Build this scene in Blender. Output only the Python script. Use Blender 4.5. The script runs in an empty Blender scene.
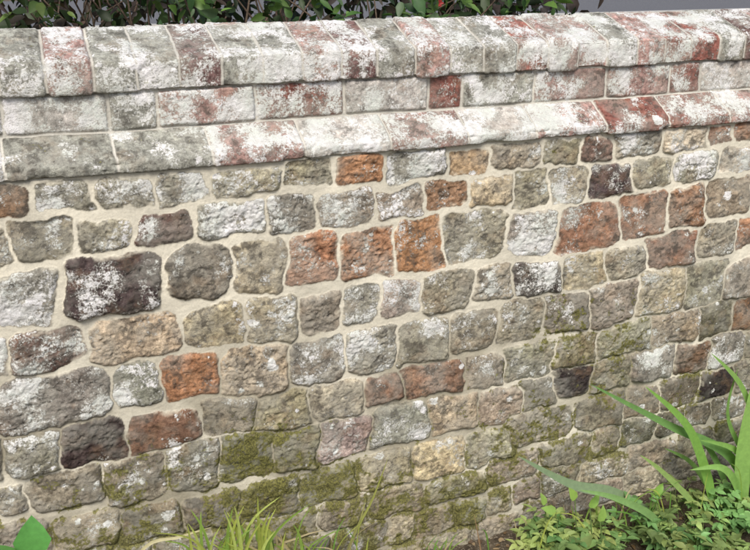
import bpy, math, random
import numpy as np
from mathutils import Vector
random.seed(7); rng=np.random.default_rng(7)
S=bpy.context.scene
# ---------------------------------------------------------------- camera model
F=900.0; PITCH=math.atan(322/900); AL=math.atan(900/(2455*math.cos(PITCH))); D=2.34; H=1.90
ca,sa,cp,sp=math.cos(AL),math.sin(AL),math.cos(PITCH),math.sin(PITCH)
def ray(px,py):
    r=px-375; u=275-py
    return (F*sa*cp+r*ca+u*sa*sp, F*ca*cp-r*sa+u*ca*sp, -F*sp+u*cp)
def P(px,py,Y=0.0):
    d=ray(px,py); t=(Y+D)/d[1]
    return (d[0]*t, Y, H+d[2]*t)
def scl(px,py,Y=0.0):
    return ray(px,py)[1]/(Y+D)
cam=bpy.data.cameras.new("camera"); co=bpy.data.objects.new("camera",cam); S.collection.objects.link(co)
cam.sensor_width=36; cam.lens=36*F/750; cam.clip_end=2000; cam.clip_start=0.05
co.location=(0,-D,H); co.rotation_euler=(math.pi/2-PITCH,0,-AL)
S.camera=co
# ---------------------------------------------------------------- numpy noise
LAT=rng.random((256,256))
def vnoise(x,y,seed=0):
    x=x+seed*17.37; y=y+seed*9.71
    xi=np.floor(x).astype(np.int64); yi=np.floor(y).astype(np.int64)
    fx=x-xi; fy=y-yi; fx=fx*fx*(3-2*fx); fy=fy*fy*(3-2*fy)
    a=LAT[xi&255,yi&255]; b=LAT[(xi+1)&255,yi&255]; c=LAT[xi&255,(yi+1)&255]; d=LAT[(xi+1)&255,(yi+1)&255]
    return (a*(1-fx)+b*fx)*(1-fy)+(c*(1-fx)+d*fx)*fy
def fbm(x,y,octv=4,seed=0,gain=0.5):
    s=0;a=1;t=0
    for i in range(octv):
        s=s+a*(vnoise(x,y,seed+i)-0.5)*2; t+=a; a*=gain; x,y=(x*.8-y*.6)*2.03,(x*.6+y*.8)*2.03
    return s/t
# ---------------------------------------------------------------- profile
zs=P(0,180,0)[2]
YL=-0.018; zf=P(0,171,YL)[2]
YB=0.085; zl=P(0,137,YB)[2]
zb=P(0,95,YB)[2]
YC=0.070; zc=P(0,64,YC)[2]
YR=0.265; zr=P(0,28,YR)[2]
prof=[(0,-0.12),(0,zs),(YL,zs+0.002),(YL,zf),(YB,zl),(YB,zb),(YC,zb+0.001),(YC,zc),(YR,zr),(YR+0.195,zc),(YR+0.195,0.6)]
DS=0.0028
pts=[];seg=[]
for i in range(len(prof)-1):
    a=np.array(prof[i]);b=np.array(prof[i+1]);L=np.linalg.norm(b-a)
    st=DS if i<8 else 0.012
    n=max(2,int(round(L/st)))
    for k in range(n):
        pts.append(a+(b-a)*k/n); seg.append(i)
pts.append(np.array(prof[-1])); seg.append(len(prof)-2)
pts=np.array(pts); seg=np.array(seg)
sl=np.concatenate([[0],np.cumsum(np.linalg.norm(np.diff(pts,axis=0),axis=1))])
corner_s=[0]
for i in range(len(prof)-1): corner_s.append(corner_s[-1]+math.dist(prof[i],prof[i+1]))
tan=np.gradient(pts,axis=0); nor=np.stack([-tan[:,1],tan[:,0]],1); nor/=np.linalg.norm(nor,axis=1)[:,None]
def sm(a,k):
    ker=np.ones(2*k+1)/(2*k+1); o=a.copy()
    for c in range(a.shape[1]):
        o[:,c]=np.convolve(np.pad(a[:,c],k,mode='edge'),ker,mode='valid')
    return o
nor=sm(nor,2); nor/=np.linalg.norm(nor,axis=1)[:,None]
U=np.concatenate([np.arange(-2.6,-0.45,0.011),np.arange(-0.45,2.95,DS),np.arange(2.95,6.6,0.011)])
NU=len(U);NS=len(sl)
UU,SS=np.meshgrid(U,sl)        # shape NS,NU
ZZ=np.repeat(pts[:,1][:,None],NU,1)
best=np.full(UU.shape,-1.0); sec=np.full(UU.shape,-1.0)
own=np.full(UU.shape,-1,dtype=np.int32)
wx=fbm(UU/0.075,SS/0.075,2,1)*0.014+fbm(UU/0.022,SS/0.022,3,5,.6)*0.0065
wy=fbm(UU/0.075,SS/0.075,2,11)*0.014+fbm(UU/0.022,SS/0.022,3,15,.6)*0.0065
isst=(seg==0)
wsc=np.where(isst,1.0,0.25)[:,None]
WX=UU+wx*wsc; WY=SS+wy*wsc
elems=[]
def add(cu,cs,w,h,r,col,lich,moss,bulge,kind,rough=1.0,off=0.0):
    e=len(elems); elems.append((col,lich,moss,bulge,kind,rough,off,cu,cs,random.gauss(0,1),random.gauss(0,1)))
    m=0.03
    i0,i1=np.searchsorted(U,[cu-w/2-m,cu+w/2+m]); j0,j1=np.searchsorted(sl,[cs-h/2-m,cs+h/2+m])
    if i1<=i0 or j1<=j0: return
    x=WX[j0:j1,i0:i1]-cu; y=WY[j0:j1,i0:i1]-cs
    if kind=='s':
        k1,k2=random.uniform(-.14,.14),random.uniform(-.13,.13); a=random.uniform(-.06,.06)
        x,y=x+a*y,y-a*x
        x=x*(1+k1*y/(h/2)); y=y*(1+k2*x/(w/2))
    qx=np.abs(x)-(w/2-r); qy=np.abs(y)-(h/2-r)
    d=-(np.sqrt(np.maximum(qx,0)**2+np.maximum(qy,0)**2)+np.minimum(np.maximum(qx,qy),0)-r)
    B=best[j0:j1,i0:i1];C=sec[j0:j1,i0:i1];O=own[j0:j1,i0:i1]
    up=d>B
    C[...]=np.where(up,B,np.maximum(C,d)); O[up]=e; B[...]=np.where(up,d,B)
# ---------------------------------------------------------------- stone catalogue (size, colour and place of each stone)
TY={ # colour, lichen, moss, bulge
'g':((.290,.258,.192),.56,.24,.0075),
'k':((.220,.200,.150),.58,.30,.0075),
'f':((.390,.330,.225),.48,.12,.0070),
'p':((.45,.40,.30),.62,.05,.0070),
'l':((.25,.23,.19),.86,.05,.0080),
'o':((.330,.180,.100),.38,.08,.0085),
't':((.46,.34,.20),.42,.05,.0070),
'b':((.235,.140,.092),.40,.08,.0085),
'd':((.070,.053,.050),.56,.02,.0095),
'm':((.205,.190,.120),.40,.62,.0075),
'q':((.44,.36,.31),.72,.0,.0070),
'r':((.145,.092,.077),.60,.0,.0085),
}
rows=[
[(8,201,34,30,'b'),(64,194,58,26,'l'),(126,190,54,26,'l'),(181,186,48,28,'l'),(246,180,68,22,'g'),(307,171,46,24,'g'),(360,168,44,24,'o'),(418,163,58,27,'l'),(469,161,38,20,'t'),(516,155,48,24,'g'),(561,151,36,24,'m'),(598,148,30,22,'r'),(637,142,46,26,'g'),(684,137,44,22,'p'),(718,133,24,16,'b'),(743,131,22,18,'o')],
[(0,246,16,34,'g'),(41,238,60,38,'k'),(103,233,52,30,'k'),(163,226,52,32,'r'),(229,217,66,34,'l'),(291,213,48,38,'l'),(347,207,54,34,'g'),(400,203,46,30,'g'),(447,193,40,26,'b'),(492,191,38,30,'f'),(530,187,36,36,'f'),(567,185,36,34,'g'),(609,180,44,32,'d'),(653,172,38,26,'g'),(694,166,42,28,'l'),(736,159,32,22,'p')],
[(25,298,60,56,'l'),(115,284,98,62,'d'),(199,272,58,58,'k'),(259,267,52,52,'f'),(313,258,48,52,'o'),(367,254,54,48,'o'),(420,244,48,52,'o'),(474,237,60,50,'g'),(531,233,46,42,'l'),(587,227,62,44,'b'),(643,214,46,44,'b'),(687,207,36,40,'b'),(727,197,44,36,'g')],
[(0,355,14,40,'l'),(48,348,76,42,'r'),(133,339,88,44,'f'),(215,326,64,42,'f'),(273,320,48,50,'g'),(319,312,44,38,'g'),(361,306,36,38,'l'),(403,296,40,34,'q'),(446,292,50,38,'g'),(493,283,38,32,'g'),(538,279,48,34,'d'),(583,269,42,34,'f'),(627,262,40,32,'g'),(671,249,52,34,'b'),(717,239,38,32,'g'),(746,233,20,26,'o')],
[(54,401,114,54,'l'),(136,386,46,42,'l'),(192,376,56,40,'o'),(257,372,62,52,'f'),(317,362,52,46,'l'),(371,350,50,42,'l'),(424,342,52,42,'g'),(475,331,46,38,'g'),(524,320,42,38,'g'),(567,312,46,38,'k'),(612,303,44,42,'g'),(660,292,44,42,'f'),(705,284,38,42,'g'),(739,280,28,36,'g')],
[(33,453,52,40,'l'),(91,442,70,44,'d'),(164,430,64,34,'b'),(229,415,50,40,'g'),(284,411,52,38,'f'),(335,400,54,36,'p'),(385,388,38,28,'b'),(435,379,62,30,'b'),(485,371,40,30,'g'),(530,361,46,32,'g'),(575,350,42,30,'m'),(625,340,52,30,'g'),(675,328,48,30,'f'),(716,319,34,30,'m'),(744,315,24,30,'o')],
[(10,500,26,30,'l'),(66,488,78,38,'g'),(136,480,62,50,'g'),(195,466,52,50,'g'),(247,455,52,46,'m'),(297,450,46,42,'m'),(345,437,52,38,'q'),(400,423,58,38,'l'),(453,414,48,36,'f'),(500,405,46,34,'g'),(540,392,34,32,'k'),(572,381,34,28,'d'),(609,374,38,30,'g'),(652,363,42,30,'l'),(691,358,34,28,'b'),(728,349,34,28,'l'),(760,343,30,28,'g')],
[(22,540,60,38,'g'),(86,532,62,38,'f'),(150,524,60,36,'k'),(212,512,58,36,'k'),(272,499,58,40,'m'),(330,485,54,38,'m'),(385,470,52,38,'g'),(438,458,52,36,'f'),(489,446,48,34,'g'),(540,425,64,30,'k'),(600,411,46,32,'g'),(642,401,38,30,'f'),(679,391,38,28,'g'),(715,382,34,22,'d'),(750,374,32,28,'g')],
]
rowinfo=[]
for ri,row in enumerate(rows):
    ws=[]
    e=1.5 if ri<4 else 3.0
    for (cx,cy,w,h,t) in row:
        X,_,Z=P(cx,cy); s=scl(cx,cy)
        ww=P(cx+w/2+e,cy)[0]-P(cx-w/2-e,cy)[0]; hh=(h+e*1.6)/s*1.03
        ws.append([X,Z,ww,hh,t])
    rowinfo.append(ws)
def put(X,Z,w,h,t,ri=0):
    c,l,m,b=TY[t]
    v=random.uniform(.80,1.22); c=tuple(k*v*random.uniform(.95,1.05) for k in c)
    l=min(1,max(0,l+random.uniform(-.15,.16))); m=max(0,m+random.uniform(-.1,.12))
    add(X,Z-prof[0][1],w,h,min(w,h)*random.uniform(.14,.32),c,l,m,b*random.uniform(.5,1.4),'s',random.uniform(.5,1.6),random.uniform(-.002,.004))
CH='gggggkkffmmlpob'
for ri,ws in enumerate(rowinfo):
    for a in ws: put(*a,ri)
    x=ws[0][0]-ws[0][2]/2; Z=ws[0][1];
    while x>-2.6:
        w=random.uniform(.11,.2); put(x-w/2-.003,Z+random.uniform(-.006,.006),w,ws[1][3],random.choice(CH),ri); x-=w+.004
    x=ws[-1][0]+ws[-1][2]/2; Z=ws[-1][1]
    while x<6.6:
        w=random.uniform(.11,.2); put(x+w/2+.003,Z+random.uniform(-.006,.006),w,ws[-2][3],random.choice(CH),ri); x+=w+.004
lb=rowinfo[-1]; xs=[a[0] for a in lb]; zz=[a[1]-a[3]/2 for a in lb]
for k in range(5):
    x=-2.6+random.random()*.1
    while x<6.6:
        w=random.uniform(.10,.23); zc0=np.interp(x+w/2,xs,zz)-0.056-k*0.112
        t=random.choice('ggkkkffmmgg')
        if k>=1 and 1.6<x<2.0: t='p'
        put(x+w/2,zc0+random.uniform(-.008,.008),w,random.uniform(.102,.118),t,8); x+=w+.002
# ---------------------------------------------------------------- bricks
RED=(.25,.105,.085); PINK=(.35,.225,.20); GRY=(.27,.27,.235); WHT=(.46,.43,.40); PUR=(.15,.090,.085)
def brick_run(bounds,s0,s1,cols,bulge,mort=0.010,offs=.003):
    for i in range(len(bounds)-1):
        a,b=bounds[i],bounds[i+1]
        c,l,m=cols((a+b)/2,i); v=random.uniform(.84,1.16)
        c=tuple(k*v for k in c)
        add((a+b)/2,(s0+s1)/2,(b-a)-mort,(s1-s0),.006,c,l,m,bulge,'b',random.uniform(.6,1.6),random.gauss(0,offs))
def pxX(l,y0,y1,Y): return [P(x,y0+(y1-y0)*x/750,Y)[0] for x in l]
def extend(b,step,lo=-2.6,hi=6.6):
    b=list(b)
    while b[0]>lo: b.insert(0,b[0]-step*random.uniform(.94,1.06))
    while b[-1]<hi: b.append(b[-1]+step*random.uniform(.94,1.06))
    return b
cs=corner_s
lb_=extend(pxX([2,113,208,300,385,462,530,600,663,722],150,100,.03),.222)
bl=min(range(len(lb_)),key=lambda i:abs(lb_[i]-pxX([2],150,100,.03)[0]))
cL={0:(GRY,.50,.18),1:(GRY,.58,.14),2:(PINK,.84,0),3:(WHT,.80,0),4:(PINK,.80,0),5:(WHT,.80,.03),6:(PINK,.82,0),7:(RED,.56,0),8:(RED,.72,0),9:(PINK,.76,0)}
def colL(x,i):
    return cL.get(i-bl) or random.choice([(RED,.65,0),(PINK,.8,0),(WHT,.8,0),(GRY,.65,.1)])
brick_run(lb_,cs[1]+.004,cs[4]-.006,colL,.004,.007,.002)
b2=extend(pxX([2,108,157,256,344,428,462,534,606,670,700,765],112,70,YB),.222)
c2={0:(WHT,.82,0),1:(GRY,.7,.1),2:(PINK,.80,0),3:(RED,.80,0),4:(WHT,.80,.05),5:(RED,.40,0),6:(GRY,.72,.05),7:(PINK,.74,.03),8:(PINK,.80,0),9:(RED,.74,0),10:(WHT,.78,0)}
base=b2.index(min(b2,key=lambda v:abs(v-pxX([2],112,70,YB)[0])))
def col2(x,i):
    k=i-base
    if k in c2: return c2[k]
    return random.choice([(RED,.7,0),(PINK,.8,0),(WHT,.8,0),(GRY,.7,.1)])
brick_run(b2,cs[4]+.004,cs[5]-.005,col2,.004,.009)
b3=extend([-0.05],.110)
def colC(x,i):
    r=random.random()
    if x<.25: return random.choice([(GRY,.74,.14),(WHT,.78,.1),(PINK,.80,.05),(GRY,.72,.18)])
    if r<.24: return (RED,random.uniform(.66,.80),.03)
    if r<.36: return (PUR,random.uniform(.70,.82),.05)
    if r<.72: return (PINK,random.uniform(.72,.88),.04)
    return (GRY,.77,.14)
brick_run(b3,cs[5]+.002,cs[8]-.004,colC,.004,.007,.0032)
brick_run(b3,cs[8]+.004,cs[9]+.09,colC,.004,.007,.003)
# ---------------------------------------------------------------- heights and attributes
N=len(elems)
def E(i): return np.array([e[i] for e in elems]+[0.])
E_col=np.array([e[0] for e in elems]+[(0,0,0)]); E_l=E(1);E_m=E(2);E_b=E(3)
E_k=np.array([1. if e[4]=='s' else 0. for e in elems]+[0.]); E_r=E(5);E_o=E(6);E_cu=E(7);E_cs=E(8);E_t1=E(9);E_t2=E(10)
o=own.copy(); o[best<=-.5]=N
low=np.clip((1.02-ZZ)/0.55,0,1)*isst[:,None]
jw=np.where(isst[:,None],.0048-.0024*low,.0012)
dd=np.minimum(best,(best-sec)/2-jw)
dd=np.where(best<=-.5,-.02,dd)
stone=E_k[o]; RG=E_r[o]
edge=np.where(stone>0,.0058,.0025)
rise=np.where(dd>0,1-np.exp(-np.maximum(dd,0)/edge),0)
n_big=fbm(UU/.055,SS/.055,4,21); n_mid=fbm(UU/.016,SS/.016,4,31,.6); n_f=fbm(UU/.006,SS/.006,2,41)
ridg=1-np.abs(fbm(UU/.035+n_big*.4,SS/.022,3,51))*2.2
hgt=rise*(E_b[o]+E_o[o]+E_t1[o]*.05*stone*np.clip(UU-E_cu[o],-.08,.08)+E_t2[o]*.05*stone*np.clip(SS-E_cs[o],-.06,.06))
hgt+=rise*stone*(n_big*.0055+n_mid*.0026*RG+n_f*.0012*RG+np.minimum(ridg,.5)*.0026*RG)
hgt+=rise*(1-stone)*(n_big*.0018+n_mid*.0018*RG+n_f*.0008)
pitsn=np.clip(fbm(UU/.012,SS/.012,3,171,.55)-.30,0,1)
hgt-=rise*pitsn*.011*RG*np.where(stone>0,1,.5)
# trowelled mortar, a little below the stone faces, washed out low down
hgt+=(1-rise)*(isst[:,None]*(.0045*(1-low)-.0015*low)+n_mid*.0013+n_f*.0004+fbm(UU/.12,SS/.12,2,61)*.003)
for c,amp in ((2,.003),(3,.004),(6,.002),(7,.0035),(8,.003)):
    g=np.exp(-((sl-cs[c])/.009)**2)[:,None]
    hgt-=g*amp*(0.2+np.maximum(0,fbm(UU/.04,SS/.04,3,70+c))*4.5)
hgt+=fbm(UU/.9,SS/.7,2,81)*.012*isst[:,None]
YY=pts[:,0][:,None]+nor[:,0][:,None]*hgt; ZZ2=pts[:,1][:,None]+nor[:,1][:,None]*hgt
ZZ2=ZZ2+(fbm(UU/.6,UU*0+3.1,2,91)*.007)*np.clip((ZZ-1.0)/.4,0,1)
co3=np.stack([UU,YY,ZZ2],-1).astype(np.float32).reshape(-1,3)
mask=np.clip(dd/.0022+.35,0,1); mask=mask*mask*(3-2*mask)
smear=np.clip((fbm(UU/.028,SS/.028,4,101)-.14)*5,0,1)*np.clip(1-dd/.012,0,1)*isst[:,None]
mask=mask*(1-.8*smear)
col=E_col[o]
mort=np.ones(UU.shape+(3,))*np.array([.60,.56,.455])
mort*=(1+fbm(UU/.1,SS/.1,4,111)*.22)[...,None]
dirty=(np.clip(low*1.05,0,.75)*np.clip(.75+fbm(UU/.2,SS/.2,3,121)*1.6,0,1))[...,None]
mort=mort*(1-dirty)+np.array([.22,.195,.135])*dirty
brk=(~isst)[:,None,None]
mort=np.where(brk,mort*np.array([.80,.82,.88]),mort)
stain=(1-.44*np.clip(low,0,1)*np.clip(.6+fbm(UU/.22,SS/.22,3,131)*1.8,0,1))[...,None]
col=col*stain*(1+fbm(UU/.035,SS/.035,4,141,.6)*.45)[...,None]
m3=mask[...,None]
col=col*m3+mort*(1-m3)
rim=np.exp(-((dd-.001)/.0020)**2)*np.clip(.30+fbm(UU/.05,SS/.05,3,161)*1.8,0,1)  # patchy dark rim: crevice grime plus edge shade painted into the colour
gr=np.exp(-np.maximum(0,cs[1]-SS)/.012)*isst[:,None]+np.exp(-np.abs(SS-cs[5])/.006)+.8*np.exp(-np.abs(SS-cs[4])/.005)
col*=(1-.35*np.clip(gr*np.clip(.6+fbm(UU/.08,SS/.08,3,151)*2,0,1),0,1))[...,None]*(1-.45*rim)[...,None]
mossf=np.zeros(UU.shape)
for (px,py,r,a) in ((270,455,.16,.60),(330,480,.2,.60),(230,510,.2,.60),(560,330,.16,.5),(620,330,.2,.45),(480,400,.15,.45),(545,152,.05,.6),(400,500,.25,.66),(180,210,.06,.2),(430,350,.1,.35),(600,430,.3,.58),(360,540,.4,.68),(120,530,.3,.60),(480,500,.3,.66),(30,540,.25,.56),(520,450,.25,.55),(690,400,.2,.5)):
    X,_,Z=P(px,py); mossf=np.maximum(mossf,a*np.exp(-(((UU-X)**2+(ZZ-Z)**2)/r**2)))
mossf*=np.clip(1+fbm(UU/.12,SS/.09,4,181)*1.6,.2,1.3)
jt=np.clip(1-np.abs(dd)/.010,0,1)*low*.38
mossf=(mossf+jt)*isst[:,None]+ .22*((seg>=7)|(seg==3))[:,None]
moss=np.clip(E_m[o]*mask*.55+mossf,0,1)
lich=E_l[o]*mask*(1-.28*low)+(1-mask)*np.where(isst[:,None],.10,.55)
r2=np.random.default_rng(77); spot=np.zeros(UU.shape)
for k in range(2200):
    su=r2.uniform(-.4,2.9); ss_=r2.uniform(.35,cs[8]); 
    i=min(np.searchsorted(U,su),NU-1); j=min(np.searchsorted(sl,ss_),NS-1)
    if r2.random()>E_l[o[j,i]]**1.6+.05: continue
    R=.0030+.018*r2.random()**3.4; R*=1.25 if ss_>cs[1] else 1
    i0,i1=np.searchsorted(U,[su-2*R,su+2*R]); j0,j1=np.searchsorted(sl,[ss_-2*R,ss_+2*R])
    x=UU[j0:j1,i0:i1]+wx[j0:j1,i0:i1]*.5-su; y=(SS[j0:j1,i0:i1]+wy[j0:j1,i0:i1]*.5-ss_)*r2.uniform(.8,1.3)
    dq=np.sqrt(x*x+y*y)/R + n_mid[j0:j1,i0:i1]*.65
    spot[j0:j1,i0:i1]=np.maximum(spot[j0:j1,i0:i1],np.clip((1-dq)*6,0,1)*r2.uniform(.7,1))
lich=np.clip(np.maximum(lich,spot*1.0*(.3+.7*mask)),0,1)
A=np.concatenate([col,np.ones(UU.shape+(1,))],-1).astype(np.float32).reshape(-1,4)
B=np.stack([lich,moss,mask,spot],-1).astype(np.float32).reshape(-1,4)
q1=.5+.46*fbm(UU/.060,SS/.060,5,401,.56); q2=.5+.44*fbm(UU/.030,SS/.030,5,421,.6); q3=.5+.42*fbm(UU/.045,SS/.045,5,441,.6); q4=.5+.42*fbm(UU/.09,SS/.09,5,461,.6)
C4=np.stack([q1,q2,q3,q4],-1).astype(np.float32).reshape(-1,4)
# ---------------------------------------------------------------- mesh helper
def mesh_from(name,verts,faces4,mat=None,parent=None,smooth=True,attrs=None):
    me=bpy.data.meshes.new(name); verts=np.asarray(verts,np.float32)
    faces4=np.asarray(faces4,np.int32); nf,k=faces4.shape
    me.vertices.add(len(verts)); me.vertices.foreach_set("co",verts.ravel())
    me.loops.add(nf*k); me.loops.foreach_set("vertex_index",faces4.ravel())
    me.polygons.add(nf); me.polygons.foreach_set("loop_start",np.arange(0,nf*k,k,dtype=np.int32))
    me.polygons.foreach_set("use_smooth",np.full(nf,smooth))
    if attrs:
        for an,av in attrs.items():
            at=me.attributes.new(an,'FLOAT_COLOR','POINT'); at.data.foreach_set("color",np.asarray(av,np.float32).ravel())
    me.update(calc_edges=True)
    ob=bpy.data.objects.new(name,me); S.collection.objects.link(ob)
    if mat: me.materials.append(mat)
    if parent: ob.parent=parent
    return ob
def empty(name):
    e=bpy.data.objects.new(name,None); S.collection.objects.link(e); return e
# ---------------------------------------------------------------- materials
class NT:
    def __init__(s,name):
        s.m=bpy.data.materials.new(name); s.m.use_nodes=True; s.t=s.m.node_tree; s.t.nodes.clear()
        s.out=s.t.nodes.new('ShaderNodeOutputMaterial'); s.tc=s.t.nodes.new('ShaderNodeTexCoord').outputs['Object']
    def n(s,ty,**k):
        x=s.t.nodes.new(ty)
        for a,b in k.items(): setattr(x,a,b)
        return x
    def L(s,a,b): s.t.links.new(a,b)
    def inp(s,sock,v):
        if isinstance(v,bpy.types.NodeSocket): s.L(v,sock)
        elif isinstance(v,(tuple,list)) and len(v)==3 and sock.type=='RGBA': sock.default_value=(*v,1)
        else: sock.default_value=v
    def math(s,op,a,b=0.0,c=None,clamp=False):
        x=s.n('ShaderNodeMath',operation=op,use_clamp=clamp); s.inp(x.inputs[0],a); s.inp(x.inputs[1],b)
        if c is not None: s.inp(x.inputs[2],c)
        return x.outputs[0]
    def noise(s,scale,detail=6,rough=.6,dist=0,vec=None):
        x=s.n('ShaderNodeTexNoise'); x.inputs['Scale'].default_value=scale; x.inputs['Detail'].default_value=detail
        x.inputs['Roughness'].default_value=rough; x.inputs['Distortion'].default_value=dist; s.L(vec or s.tc,x.inputs['Vector']); return x.outputs['Fac']
    def mix(s,f,a,b,bt='MIX'):
        x=s.n('ShaderNodeMix',data_type='RGBA',blend_type=bt); s.inp(x.inputs[0],f); s.inp(x.inputs[6],a); s.inp(x.inputs[7],b); return x.outputs[2]
    def step(s,v,t,w):
        a=s.math('SUBTRACT',v,t); a=s.math('DIVIDE',a,w); a=s.math('ADD',a,.5,clamp=True)
        return a
    def attr(s,name):
        x=s.n('ShaderNodeAttribute',attribute_name=name); return x
w=NT("weathered_masonry")
ca_=w.attr("col").outputs['Color']; pb=w.attr("par"); sx=w.n('ShaderNodeSeparateColor'); w.L(pb.outputs['Color'],sx.inputs[0])
li,mo,ms=sx.outputs[0],sx.outputs[1],sx.outputs[2]
qq=w.attr("nz"); sq=w.n('ShaderNodeSeparateColor'); w.L(qq.outputs['Color'],sq.inputs[0])
q1,q2,q3,q4=sq.outputs[0],sq.outputs[1],sq.outputs[2],qq.outputs['Alpha']
n2=w.noise(60,4,.68); n3=w.noise(190,3,.65); n5=w.noise(460,1,.5); n6=w.noise(95,4,.7)
c=w.mix(w.math('MULTIPLY',ms,.8),ca_,w.mix(w.step(n2,.5,.28),(.52,.50,.48),(1.5,1.5,1.46)),'MULTIPLY')
c=w.mix(w.math('MULTIPLY_ADD',ms,.28,.18),c,w.mix(w.step(n3,.5,.26),(.5,.5,.5),(1.45,1.45,1.45)),'MULTIPLY')
rust=w.math('MULTIPLY',w.step(q3,.60,.14),w.math('MULTIPLY',ms,.38))
c=w.mix(rust,c,w.mix(.5,c,(.33,.21,.12)))
c=w.mix(w.math('MULTIPLY',w.step(q4,.52,.16),w.math('MULTIPLY',ms,.46)),c,(.28,.27,.23))
dk=w.math('MULTIPLY',w.step(w.math('ADD',w.math('MULTIPLY',q2,.55),w.math('MULTIPLY',n6,.45)),.560,.06),w.math('MULTIPLY',ms,.66))
c=w.mix(dk,c,(.060,.053,.045))
c=w.mix(w.math('MULTIPLY',w.step(n3,.62,.05),w.math('MULTIPLY_ADD',ms,.45,.15)),c,(.07,.06,.045))
# crustose lichen: thin grey film first, then white crust inside it
lf=w.math('ADD',w.math('MULTIPLY',q1,.48),w.math('ADD',w.math('MULTIPLY',n6,.33),w.math('MULTIPLY',n3,.19)))
T=w.math('SUBTRACT',.755,w.math('MULTIPLY',li,.32))
film=w.step(lf,w.math('SUBTRACT',T,.035),.04)
c=w.mix(w.math('MULTIPLY',film,w.math('MULTIPLY',ms,.60)),c,(.38,.375,.335))
lm=w.step(lf,w.math('ADD',T,.012),.022)
lc=w.mix(w.step(q4,.5,.3),(.72,.70,.70),(.56,.585,.53)); lc=w.mix(w.step(n2,.46,.25),(.48,.47,.44),lc)
lc=w.mix(w.math('MULTIPLY',w.step(n5,.56,.1),.26),lc,(.2,.2,.18))
c=w.mix(w.math('MULTIPLY',lm,.95),c,lc)
mf=w.math('ADD',w.math('MULTIPLY',q2,.50),w.math('MULTIPLY',n6,.50))
mm=w.step(mf,w.math('SUBTRACT',.755,w.math('MULTIPLY',mo,.30)),.05)
c=w.mix(w.math('MULTIPLY',mm,.88),c,w.mix(w.step(n3,.5,.26),(.045,.043,.014),(.185,.175,.05)))
bs=w.n('ShaderNodeBsdfPrincipled'); w.L(c,bs.inputs['Base Color']); bs.inputs['Roughness'].default_value=.95; bs.inputs['Specular IOR Level'].default_value=.12
hh=w.math('ADD',w.math('MULTIPLY',n2,.9),w.math('ADD',w.math('MULTIPLY',n3,.6),w.math('MULTIPLY',n5,.25)))
bp=w.n('ShaderNodeBump'); w.L(w.math('MULTIPLY_ADD',ms,.45,.35),bp.inputs['Strength']); bp.inputs['Distance'].default_value=.0042; w.L(hh,bp.inputs['Height']); w.L(bp.outputs[0],bs.inputs['Normal'])
w.L(bs.outputs[0],w.out.inputs[0]); WALL=w.m
idx=np.arange(NU*NS).reshape(NS,NU)
fc=np.stack([idx[:-1,:-1],idx[:-1,1:],idx[1:,1:],idx[1:,:-1]],-1).reshape(-1,4)
wall=empty("stone_wall_with_brick_coping")
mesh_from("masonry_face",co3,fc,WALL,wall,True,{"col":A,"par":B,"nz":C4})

def simple(name,c1,c2,scale,rough=.9,bump=.01,c3=None,s3=200):
    w=NT(name); n=w.noise(scale,6,.65); c=w.mix(w.step(n,.5,.3),c1,c2)
    if c3: c=w.mix(w.step(w.noise(s3,3,.6),.6,.08),c,c3)
    b=w.n('ShaderNodeBsdfPrincipled'); w.L(c,b.inputs['Base Color']); b.inputs['Roughness'].default_value=rough; b.inputs['Specular IOR Level'].default_value=.2
    p=w.n('ShaderNodeBump'); p.inputs['Strength'].default_value=.8; p.inputs['Distance'].default_value=bump; w.L(w.noise(scale*4,5,.7),p.inputs['Height']); w.L(p.outputs[0],b.inputs['Normal'])
    w.L(b.outputs[0],w.out.inputs[0]); return w.m
def leafmat(name,rough=.5,trans=.3):
    w=NT(name); a=w.attr("col").outputs['Color']; c=w.mix(.6,a,w.mix(w.noise(60,3,.6),(.5,.5,.5),(1.5,1.5,1.4)),'MULTIPLY')
    b=w.n('ShaderNodeBsdfPrincipled'); w.L(c,b.inputs['Base Color']); b.inputs['Roughness'].default_value=rough; b.inputs['Specular IOR Level'].default_value=.35
    t=w.n('ShaderNodeBsdfTranslucent'); w.L(w.mix(1.0,c,(1.3,1.25,.6),'MULTIPLY'),t.inputs[0])
    m=w.n('ShaderNodeMixShader'); m.inputs[0].default_value=trans; w.L(b.outputs[0],m.inputs[1]); w.L(t.outputs[0],m.inputs[2]); w.L(m.outputs[0],w.out.inputs[0]); return w.m
LEAF=leafmat("leaf_green"); GRASSM=leafmat("grass_blade",.5,.3)
# ---------------------------------------------------------------- ground
gx=np.concatenate([-np.geomspace(300,3,26),np.arange(-2.9,6.5,.02),np.geomspace(6.6,300,26)])
gy=np.concatenate([-np.geomspace(300,2.2,24),np.arange(-2.1,.12,.02),[.14,.38],np.arange(.42,3,.08),np.geomspace(3.1,300,30)])
def gz(X,Y):
    f=fbm(X/.25,Y/.25,4,201)*.022+fbm(X/.05,Y/.05,3,211)*.012
    far=np.clip(1-np.hypot(X-1.5,Y)/8,0,1)
    bank=np.interp(X,[-2,0,.45,1.0,3],[.27,.25,.10,-.02,.0])
    return np.where(Y<.3,f*far+bank*np.clip(1+Y/6,0,1),1.0+f*.5*far)
GX,GY=np.meshgrid(gx,gy); GZ=gz(GX,GY)
gi=np.arange(GX.size).reshape(GX.shape)
gf=np.stack([gi[:-1,:-1],gi[:-1,1:],gi[1:,1:],gi[1:,:-1]],-1).reshape(-1,4)
SOIL=simple("soil_ground",(.045,.033,.022),(.15,.12,.08),14,.97,.02,(.27,.23,.17),120)
mesh_from("ground",np.stack([GX,GY,GZ],-1).reshape(-1,3),gf,SOIL)
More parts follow.
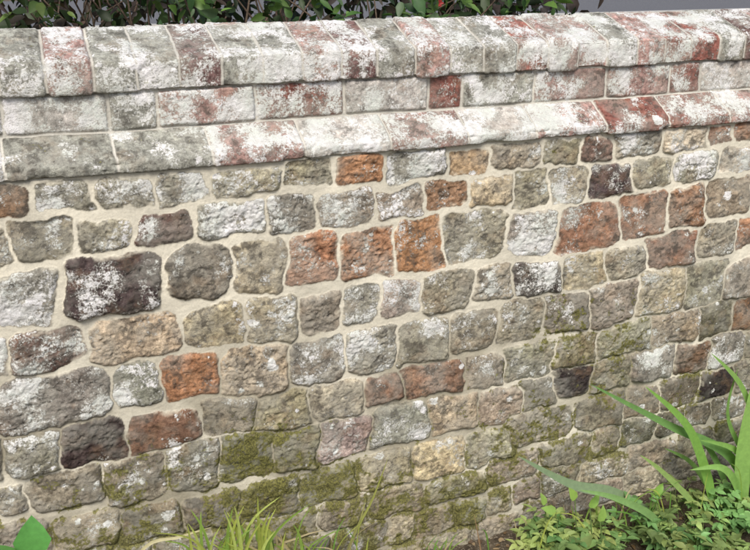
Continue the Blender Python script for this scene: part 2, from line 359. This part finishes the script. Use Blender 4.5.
ASP=simple("asphalt_road",(.09,.09,.095),(.13,.13,.14),30,.9,.004,(.2,.2,.2),300)
mesh_from("road",[(-60,8.5,1.03),(90,8.5,1.03),(90,17,1.03),(-60,17,1.03)],[(0,1,2,3)],ASP,None,False)
KER=simple("kerb_concrete",(.33,.32,.3),(.42,.41,.38),20)
def box(name,x0,x1,y0,y1,z0,z1,mat,parent=None):
    v=[(x,y,z) for z in (z0,z1) for y in (y0,y1) for x in (x0,x1)]
    f=[(0,2,3,1),(4,5,7,6),(0,1,5,4),(2,6,7,3),(0,4,6,2),(1,3,7,5)]
    o=mesh_from(name,v,f,mat,parent,False); m=o.modifiers.new("b",'BEVEL'); m.width=.015; m.segments=2; return o
box("road_kerb",-60,90,8.36,8.498,.95,1.14,KER)
# ---------------------------------------------------------------- leaves
def leaves(name,C,Dn,Nn,Ln,Wd,Cl,mat,parent=None,droop=.2,shape=(.32,.5,.42)):
    C=np.asarray(C,float);Dn=np.asarray(Dn,float);Nn=np.asarray(Nn,float);Ln=np.asarray(Ln,float);Wd=np.asarray(Wd,float)
    Dn/=np.linalg.norm(Dn,axis=1)[:,None]; Sd=np.cross(Dn,Nn); Sd/=np.linalg.norm(Sd,axis=1)[:,None]+1e-9; Nn=np.cross(Sd,Dn)
    n=len(C); V=np.zeros((n,10,3)); L=Ln[:,None];W=Wd[:,None]
    def q(t,s,hh): return C+Dn*L*t+Sd*W*s+Nn*(L*(-droop*t*t)+W*hh)
    V[:,0]=q(0,0,0);V[:,1]=q(.28,0,0);V[:,2]=q(.62,0,0);V[:,3]=q(1,0,0)
    V[:,4]=q(.12,shape[0],.12);V[:,5]=q(.42,shape[1],.18);V[:,6]=q(.75,shape[2]*.7,.12)
    V[:,7]=q(.12,-shape[0],.12);V[:,8]=q(.42,-shape[1],.18);V[:,9]=q(.75,-shape[2]*.7,.12)
    tri=np.array([(0,4,1),(4,5,1),(1,5,2),(5,6,2),(2,6,3),(0,1,7),(7,1,8),(1,2,8),(8,2,9),(2,3,9)])
    FF=(tri[None]+(np.arange(n)*10)[:,None,None]).reshape(-1,3)
    cc=np.repeat(np.concatenate([np.asarray(Cl),np.ones((n,1))],1)[:,None],10,1).reshape(-1,4)
    return mesh_from(name,V.reshape(-1,3),FF,mat,parent,True,{"col":cc})
def blade_geo(pts3,wid,nrm=(0,-1,0.3),fold=.25):
    p=[Vector(q) for q in pts3]; out=[]
    n=16
    for i in range(n+1):
        t=i/n*(len(p)-1); k=min(int(t),len(p)-2); f=t-k
        p0=p[max(k-1,0)];p1=p[k];p2=p[k+1];p3=p[min(k+2,len(p)-1)]
        out.append(.5*((2*p1)+(p2-p0)*f+(2*p0-5*p1+4*p2-p3)*f*f+(3*p1-p0-3*p2+p3)*f**3))
    V=[];Fq=[]; N0=Vector(nrm).normalized()
    for i,c in enumerate(out):
        t=i/n; tg=(out[min(i+1,n)]-out[max(i-1,0)]).normalized()
        s=tg.cross(N0); s=s.normalized() if s.length>1e-4 else Vector((1,0,0)); nn=s.cross(tg)
        ww=wid*.5*(0.55+.45*min(1,t*4))*(1-max(0,(t-.35)/.65)**1.8)+.0003
        V+=[c+s*ww+nn*ww*fold,c,c-s*ww+nn*ww*fold]
        if i<n:
            b=i*3; Fq+=[(b,b+1,b+4,b+3),(b+1,b+2,b+5,b+4)]
    return V,Fq
def blades(name,lst,mat,parent=None):
    V=[];Fq=[];C=[]
    for pts3,wid,colr,nr in lst:
        v,f=blade_geo(pts3,wid,nr); b=len(V); V+=[tuple(x) for x in v]; Fq+=[tuple(k+b for k in q) for q in f]; C+=[(*colr,1)]*len(v)
    return mesh_from(name,V,Fq,mat,parent,True,{"col":C})
hedge=empty("hedge")
def vn3(X,Y,Z): return vnoise(X/.16+Z*3,Y/.16+Z/.13,301)
def shrub_leaves(n,x0,x1,y0,y1,z0,z1,size,cols,seed,th=.40):
    r=np.random.default_rng(seed)
    X=r.uniform(x0,x1,n);Y=r.uniform(y0,y1,n);Z=r.uniform(z0,z1,n)
    keep=(vn3(X,Y,Z)>th); X,Y,Z=X[keep],Y[keep],Z[keep]; n=len(X)
    Dn=r.normal(0,1,(n,3))+np.array([0,-.6,-.3]); Nn=r.normal(0,.6,(n,3))+np.array([0,-.6,.9])
    L=r.uniform(.5,1.4,n)*size; cl=np.array(cols)[r.integers(0,len(cols),n)]*r.uniform(.6,1.4,(n,1))
    return np.stack([X,Y,Z],1),Dn,Nn,L,L*r.uniform(.3,.7,n),cl
GR=[(.06,.13,.03),(.11,.20,.04),(.04,.09,.03),(.13,.22,.06),(.09,.14,.07)]
DKG=[(.018,.03,.012),(.03,.05,.016),(.05,.04,.028),(.04,.07,.022),(.06,.045,.04)]
a=shrub_leaves(9000,-2.5,2.05,.75,1.5,1.2,2.15,.05,DKG,1); leaves("dark_leaves",*a,LEAF,hedge)
a=shrub_leaves(1900,.40,1.85,.55,.95,1.4,1.98,.055,GR,2,.5); leaves("bright_leaves",*a,LEAF,hedge)
a=shrub_leaves(900,-1.0,.5,.60,.9,1.4,2.05,.045,[(.05,.09,.02),(.09,.14,.03),(.12,.08,.06),(.10,.07,.07)],3); leaves("left_leaves",*a,LEAF,hedge)
a=shrub_leaves(13000,-7,3.2,1.9,2.9,1.0,2.6,.11,DKG,4,.25); leaves("rear_leaves",*a,LEAF,hedge)
WOOD=simple("twig_bark",(.08,.055,.04),(.19,.14,.10),60)
def tube(V,Fq,p0,p1,r0,r1,k=5):
    p0=Vector(p0);p1=Vector(p1);t=(p1-p0).normalized();s=t.cross(Vector((.3,.2,1))).normalized();u=t.cross(s);b=len(V)
    for p,r in((p0,r0),(p1,r1)):
        for i in range(k):
            a=i*2*math.pi/k; V.append(tuple(p+(s*math.cos(a)+u*math.sin(a))*r))
    for i in range(k): Fq.append((b+i,b+(i+1)%k,b+k+(i+1)%k,b+k+i))
V=[];Fq=[]
for i in range(130):
    x=random.uniform(-2.4,1.6);y=random.uniform(.8,1.5);p=Vector((x,y,1.0));d=Vector((random.gauss(0,.4),random.gauss(0,.12)+.05,1)).normalized();r=.008
    for k in range(7):
        q=p+d*.17; q.y=max(q.y,.6); tube(V,Fq,p,q,r,r*.85); p=q; r*=.85; d=(d+Vector((random.gauss(0,.3),random.gauss(0,.15),random.gauss(0,.25)))).normalized()
mesh_from("twigs",V,Fq,WOOD,hedge)
fl=empty("red_flower"); fx=P(440,3,.56)
C=[];Dn=[];Nn=[]
for i in range(5):
    a=i*2*math.pi/5; C.append(fx);Dn.append((math.cos(a)*.5,-.35,math.sin(a)));Nn.append((0,-1,.1))
leaves("petals",C,Dn,Nn,[.014]*5,[.009]*5,[(.32,.03,.03)]*5,LEAF,fl)
# ---------------------------------------------------------------- front plants
def g(px,py,Y): return P(px,py,Y)
def gzs(x,y): return float(gz(np.array([x]),np.array([y]))[0])
LG=(.22,.34,.07); YG=(.38,.44,.10); DRY=(.46,.39,.23); GREEN=(.13,.27,.05)
iris=[
 ([g(748,500,-.16),g(728,455,-.17),g(668,425,-.17),g(590,384,-.18)],.034,(.15,.29,.09)),
 ([g(714,512,-.20),g(705,472,-.20),g(686,425,-.2),g(645,386,-.2)],.040,(.20,.38,.08)),
 ([g(742,520,-.22),g(741,470,-.22),g(746,425,-.22),g(759,360,-.22)],.058,(.26,.44,.12)),
 ([g(762,500,-.2),g(754,430,-.2),g(740,385,-.2),g(711,353,-.2)],.034,(.22,.38,.10)),
 ([g(735,520,-.14),g(722,476,-.14),g(702,440,-.14),g(672,426,-.14)],.028,(.14,.27,.08)),
 ([g(770,520,-.25),g(768,470,-.25),g(766,400,-.25),g(775,330,-.25)],.040,(.18,.33,.08)),
 ([g(724,515,-.12),g(708,488,-.12),g(690,462,-.12),g(664,448,-.12)],.024,(.14,.25,.07)),
 ([g(650,512,-.14),g(612,493,-.15),g(570,484,-.15),g(518,456,-.15)],.040,(.21,.29,.17)),
 ([g(760,505,-.18),g(745,460,-.18),g(727,415,-.18),g(738,368,-.18)],.026,(.18,.33,.09)),
 ([g(700,520,-.22),g(690,500,-.22),g(660,470,-.22),g(640,455,-.22)],.022,(.26,.38,.12)),
 ([g(755,520,-.2),g(752,480,-.2),g(735,450,-.2),g(700,440,-.2)],.030,(.20,.36,.09)),
 ([g(745,520,-.24),g(738,490,-.24),g(722,468,-.24),g(690,470,-.22)],.032,(.22,.39,.10)),
 ([g(670,540,-.24),g(650,515,-.26),g(615,498,-.26),g(580,490,-.24)],.026,(.20,.34,.12)),
]
blades("sword_leaf_plant",[(p,wd,c,(random.uniform(-.3,.3),-1,.5)) for p,wd,c in iris],GRASSM)
C=[];Dn=[];Nn=[];Ls=[];Ws=[];Cs=[];V=[];Fq=[]
for i in range(95):
    t=random.random()**.85
    y=random.uniform(-.70,-.14); x=1.34+t*1.5+random.uniform(-.05,.05)-( -.1-y)*.25
    base=Vector((x,y,gzs(x,y))); hgtp=random.uniform(.08,.15) if x<1.85 else random.uniform(.05,.12)
    tone=random.uniform(.60,1.35); yel=random.uniform(.9,1.6); sz=random.uniform(.8,1.6)
    for k in range(9):
        a=random.uniform(0,2*math.pi); rr=random.uniform(.03,.09); tip=base+Vector((math.cos(a)*rr,math.sin(a)*rr,hgtp*random.uniform(.6,1.1)))
        mid=(base+tip)/2+Vector((0,0,.015)); tube(V,Fq,base,mid,.0012,.001,4); tube(V,Fq,mid,tip,.001,.0008,4)
        out=Vector((math.cos(a),math.sin(a),.25)).normalized(); side=Vector((-math.sin(a),math.cos(a),0))
        for s_,al in ((0,0),(1,.1),(-1,.1),(1,.45),(-1,.45)):
            C.append(tip-out*al*.035*sz); d=out if s_==0 else (out*.55+side*s_)
            Dn.append(tuple(d+Vector((random.gauss(0,.15),random.gauss(0,.15),random.gauss(0,.25))))); Nn.append((random.gauss(0,.3),random.gauss(0,.3),1))
            l=random.uniform(.020,.036)*sz*(1.15 if s_==0 else .9); Ls.append(l);Ws.append(l*random.uniform(.45,.65))
            v=tone*random.uniform(.75,1.25); Cs.append((.18*v*yel,.33*v,.11*v))
gc=empty("ground_cover_plants")
leaves("leaflets",C,Dn,Nn,Ls,Ws,Cs,LEAF,gc,.25)
STEM=simple("green_stem",(.10,.17,.05),(.18,.24,.07),40,.6)
mesh_from("stems",V,Fq,STEM,gc)
gl=[]
def tuft(px,top,Y,n,spread,cols,wd=.005,lean=.3):
    """grass tuft rooted in the soil, reaching up the wall to a given height"""
    for i in range(n):
        yy=Y+random.uniform(-.04,.03); b=Vector(P(px+random.gauss(0,spread),560,yy)); ztop=P(px,top,yy)[2]; b.z=gzs(b.x,b.y)-.01
        hh=(ztop-b.z)*random.uniform(.72,1.02); dx=random.gauss(0,lean)*min(hh,.3); dy=random.uniform(-.15,.05)*hh
        gl.append(([b,b+Vector((dx*.25,dy*.2,hh*.45)),b+Vector((dx*.6,dy*.6,hh*.8)),b+Vector((dx*1.1,dy,hh*random.uniform(.92,1.0)))],wd*random.uniform(.7,1.3),random.choice(cols),(random.uniform(-.5,.5),-1,.2)))
tuft(238,496,-.26,30,18,[YG,LG,YG,(.42,.50,.14)],.010)
tuft(212,506,-.24,14,9,[YG,LG,(.42,.50,.14)],.009)
tuft(282,508,-.22,16,12,[LG,DRY,YG],.007)
tuft(185,535,-.20,8,14,[DRY,DRY,YG])
tuft(330,520,-.14,14,20,[LG,DRY,YG,GREEN])
tuft(430,534,-.10,14,30,[LG,GREEN,DRY])
tuft(560,500,-.15,10,35,[LG,YG,DRY])
tuft(640,480,-.22,12,40,[LG,YG,GREEN],.006,.6)
blades("grass",gl,GRASSM)
sg=[([g(335,620,-.12),g(350,545,-.12),g(372,500,-.12),g(388,458,-.13)],.009,(.30,.32,.09),(0,-1,.2)),
    ([g(336,620,-.12),g(345,560,-.12),g(360,520,-.12),g(366,498,-.11)],.007,(.28,.28,.10),(0,-1,.2)),
    ([g(250,640,-.18),g(262,560,-.18),g(300,537,-.18),g(325,530,-.18)],.007,DRY,(0,-1,.3)),
    ([g(484,590,-.10),g(482,560,-.10),g(478,535,-.10),g(474,514,-.10)],.005,(.3,.2,.12),(0,-1,.2)),
    ([g(110,640,-.15),g(140,553,-.16),g(180,537,-.17),g(212,527,-.2)],.009,(.48,.44,.26),(0,-1,.6)),
    ([g(290,640,-.12),g(305,560,-.12),g(318,540,-.12),g(345,528,-.12)],.006,LG,(0,-1,.2))]
blades("tall_grass_stems",sg,GRASSM)
def broad(name,specs):
    C=[];Dn=[];Nn=[];L=[];W=[];K=[];e=empty(name);V=[];Fq=[]
    for (px,py,Y,d,nn,l,wd,c) in specs:
        p=P(px,py,Y); C.append(p);Dn.append(d);Nn.append(nn);L.append(l);W.append(wd);K.append(c)
        tube(V,Fq,p,(p[0]+.01,Y-.03,gzs(p[0],Y)),.002,.003,5)
    leaves("blades",C,Dn,Nn,L,W,K,LEAF,e,.15,(.42,.55,.45)); mesh_from("stalks",V,Fq,STEM,e)
broad("broad_leaf_plant",[(32,554,-.28,(.12,.1,1),(.1,-1,.5),.098,.082,(.10,.30,.07)),(12,562,-.30,(-.5,.1,.8),(0,-1,.5),.06,.05,(.08,.22,.05)),(52,570,-.28,(.8,-.1,.35),(0,-1,.7),.05,.045,(.08,.2,.05))])
broad("dock_leaf_plant",[(272,536,-.22,(-.7,.0,.7),(0,-1,.6),.05,.022,YG),(262,545,-.22,(-.2,0,1),(0,-1,.4),.07,.022,LG),(575,500,-.2,(-.4,0,.9),(0,-1,.5),.055,.03,(.26,.40,.09)),(590,508,-.22,(.5,0,.7),(0,-1,.6),.06,.028,(.2,.34,.07)),(556,512,-.2,(-.9,0,.5),(0,-1,.8),.06,.03,(.24,.38,.09)),(545,505,-.18,(-.3,0,.9),(0,-1,.5),.05,.022,(.26,.40,.1)),(600,522,-.25,(.2,0,1),(0,-1,.5),.06,.03,(.24,.38,.09)),(655,495,-.2,(.5,0,.6),(0,-1,.7),.05,.03,(.2,.36,.07))])
r=np.random.default_rng(5); n=900
X=r.uniform(-.4,3.2,n);Y=r.uniform(-.7,-.01,n);Z=gz(X,Y)+.006
leaves("leaf_litter",np.stack([X,Y,Z],1),np.stack([r.normal(0,1,n),r.normal(0,1,n),r.normal(0,.2,n)],1),np.stack([r.normal(0,.3,n),r.normal(0,.3,n),np.ones(n)],1),r.uniform(.012,.035,n),r.uniform(.006,.02,n),np.array([(.20,.13,.07),(.30,.22,.13),(.12,.08,.05)])[r.integers(0,3,n)],LEAF)
# ---------------------------------------------------------------- light
W=bpy.data.worlds.new("World"); S.world=W; W.use_nodes=True; nt=W.node_tree; nt.nodes.clear()
sky=nt.nodes.new('ShaderNodeTexSky'); sky.sky_type='NISHITA'; sky.sun_disc=False
EL=math.radians(50); AZ=math.radians(203)
sky.sun_elevation=EL; sky.sun_rotation=AZ; sky.dust_density=3.0; sky.air_density=1.0
bg=nt.nodes.new('ShaderNodeBackground'); bg.inputs[1].default_value=.15; ow=nt.nodes.new('ShaderNodeOutputWorld')
nt.links.new(sky.outputs[0],bg.inputs[0]); nt.links.new(bg.outputs[0],ow.inputs[0])
sun=bpy.data.lights.new("sun",'SUN'); sun.energy=3.7; sun.angle=math.radians(26); sun.color=(1,.96,.90)
so=bpy.data.objects.new("sun",sun); S.collection.objects.link(so)
dv=Vector((math.sin(AZ)*math.cos(EL),math.cos(AZ)*math.cos(EL),math.sin(EL)))
so.rotation_euler=dv.to_track_quat('Z','Y').to_euler()
S.view_settings.view_transform='Standard'; S.view_settings.look='None'; S.view_settings.exposure=0
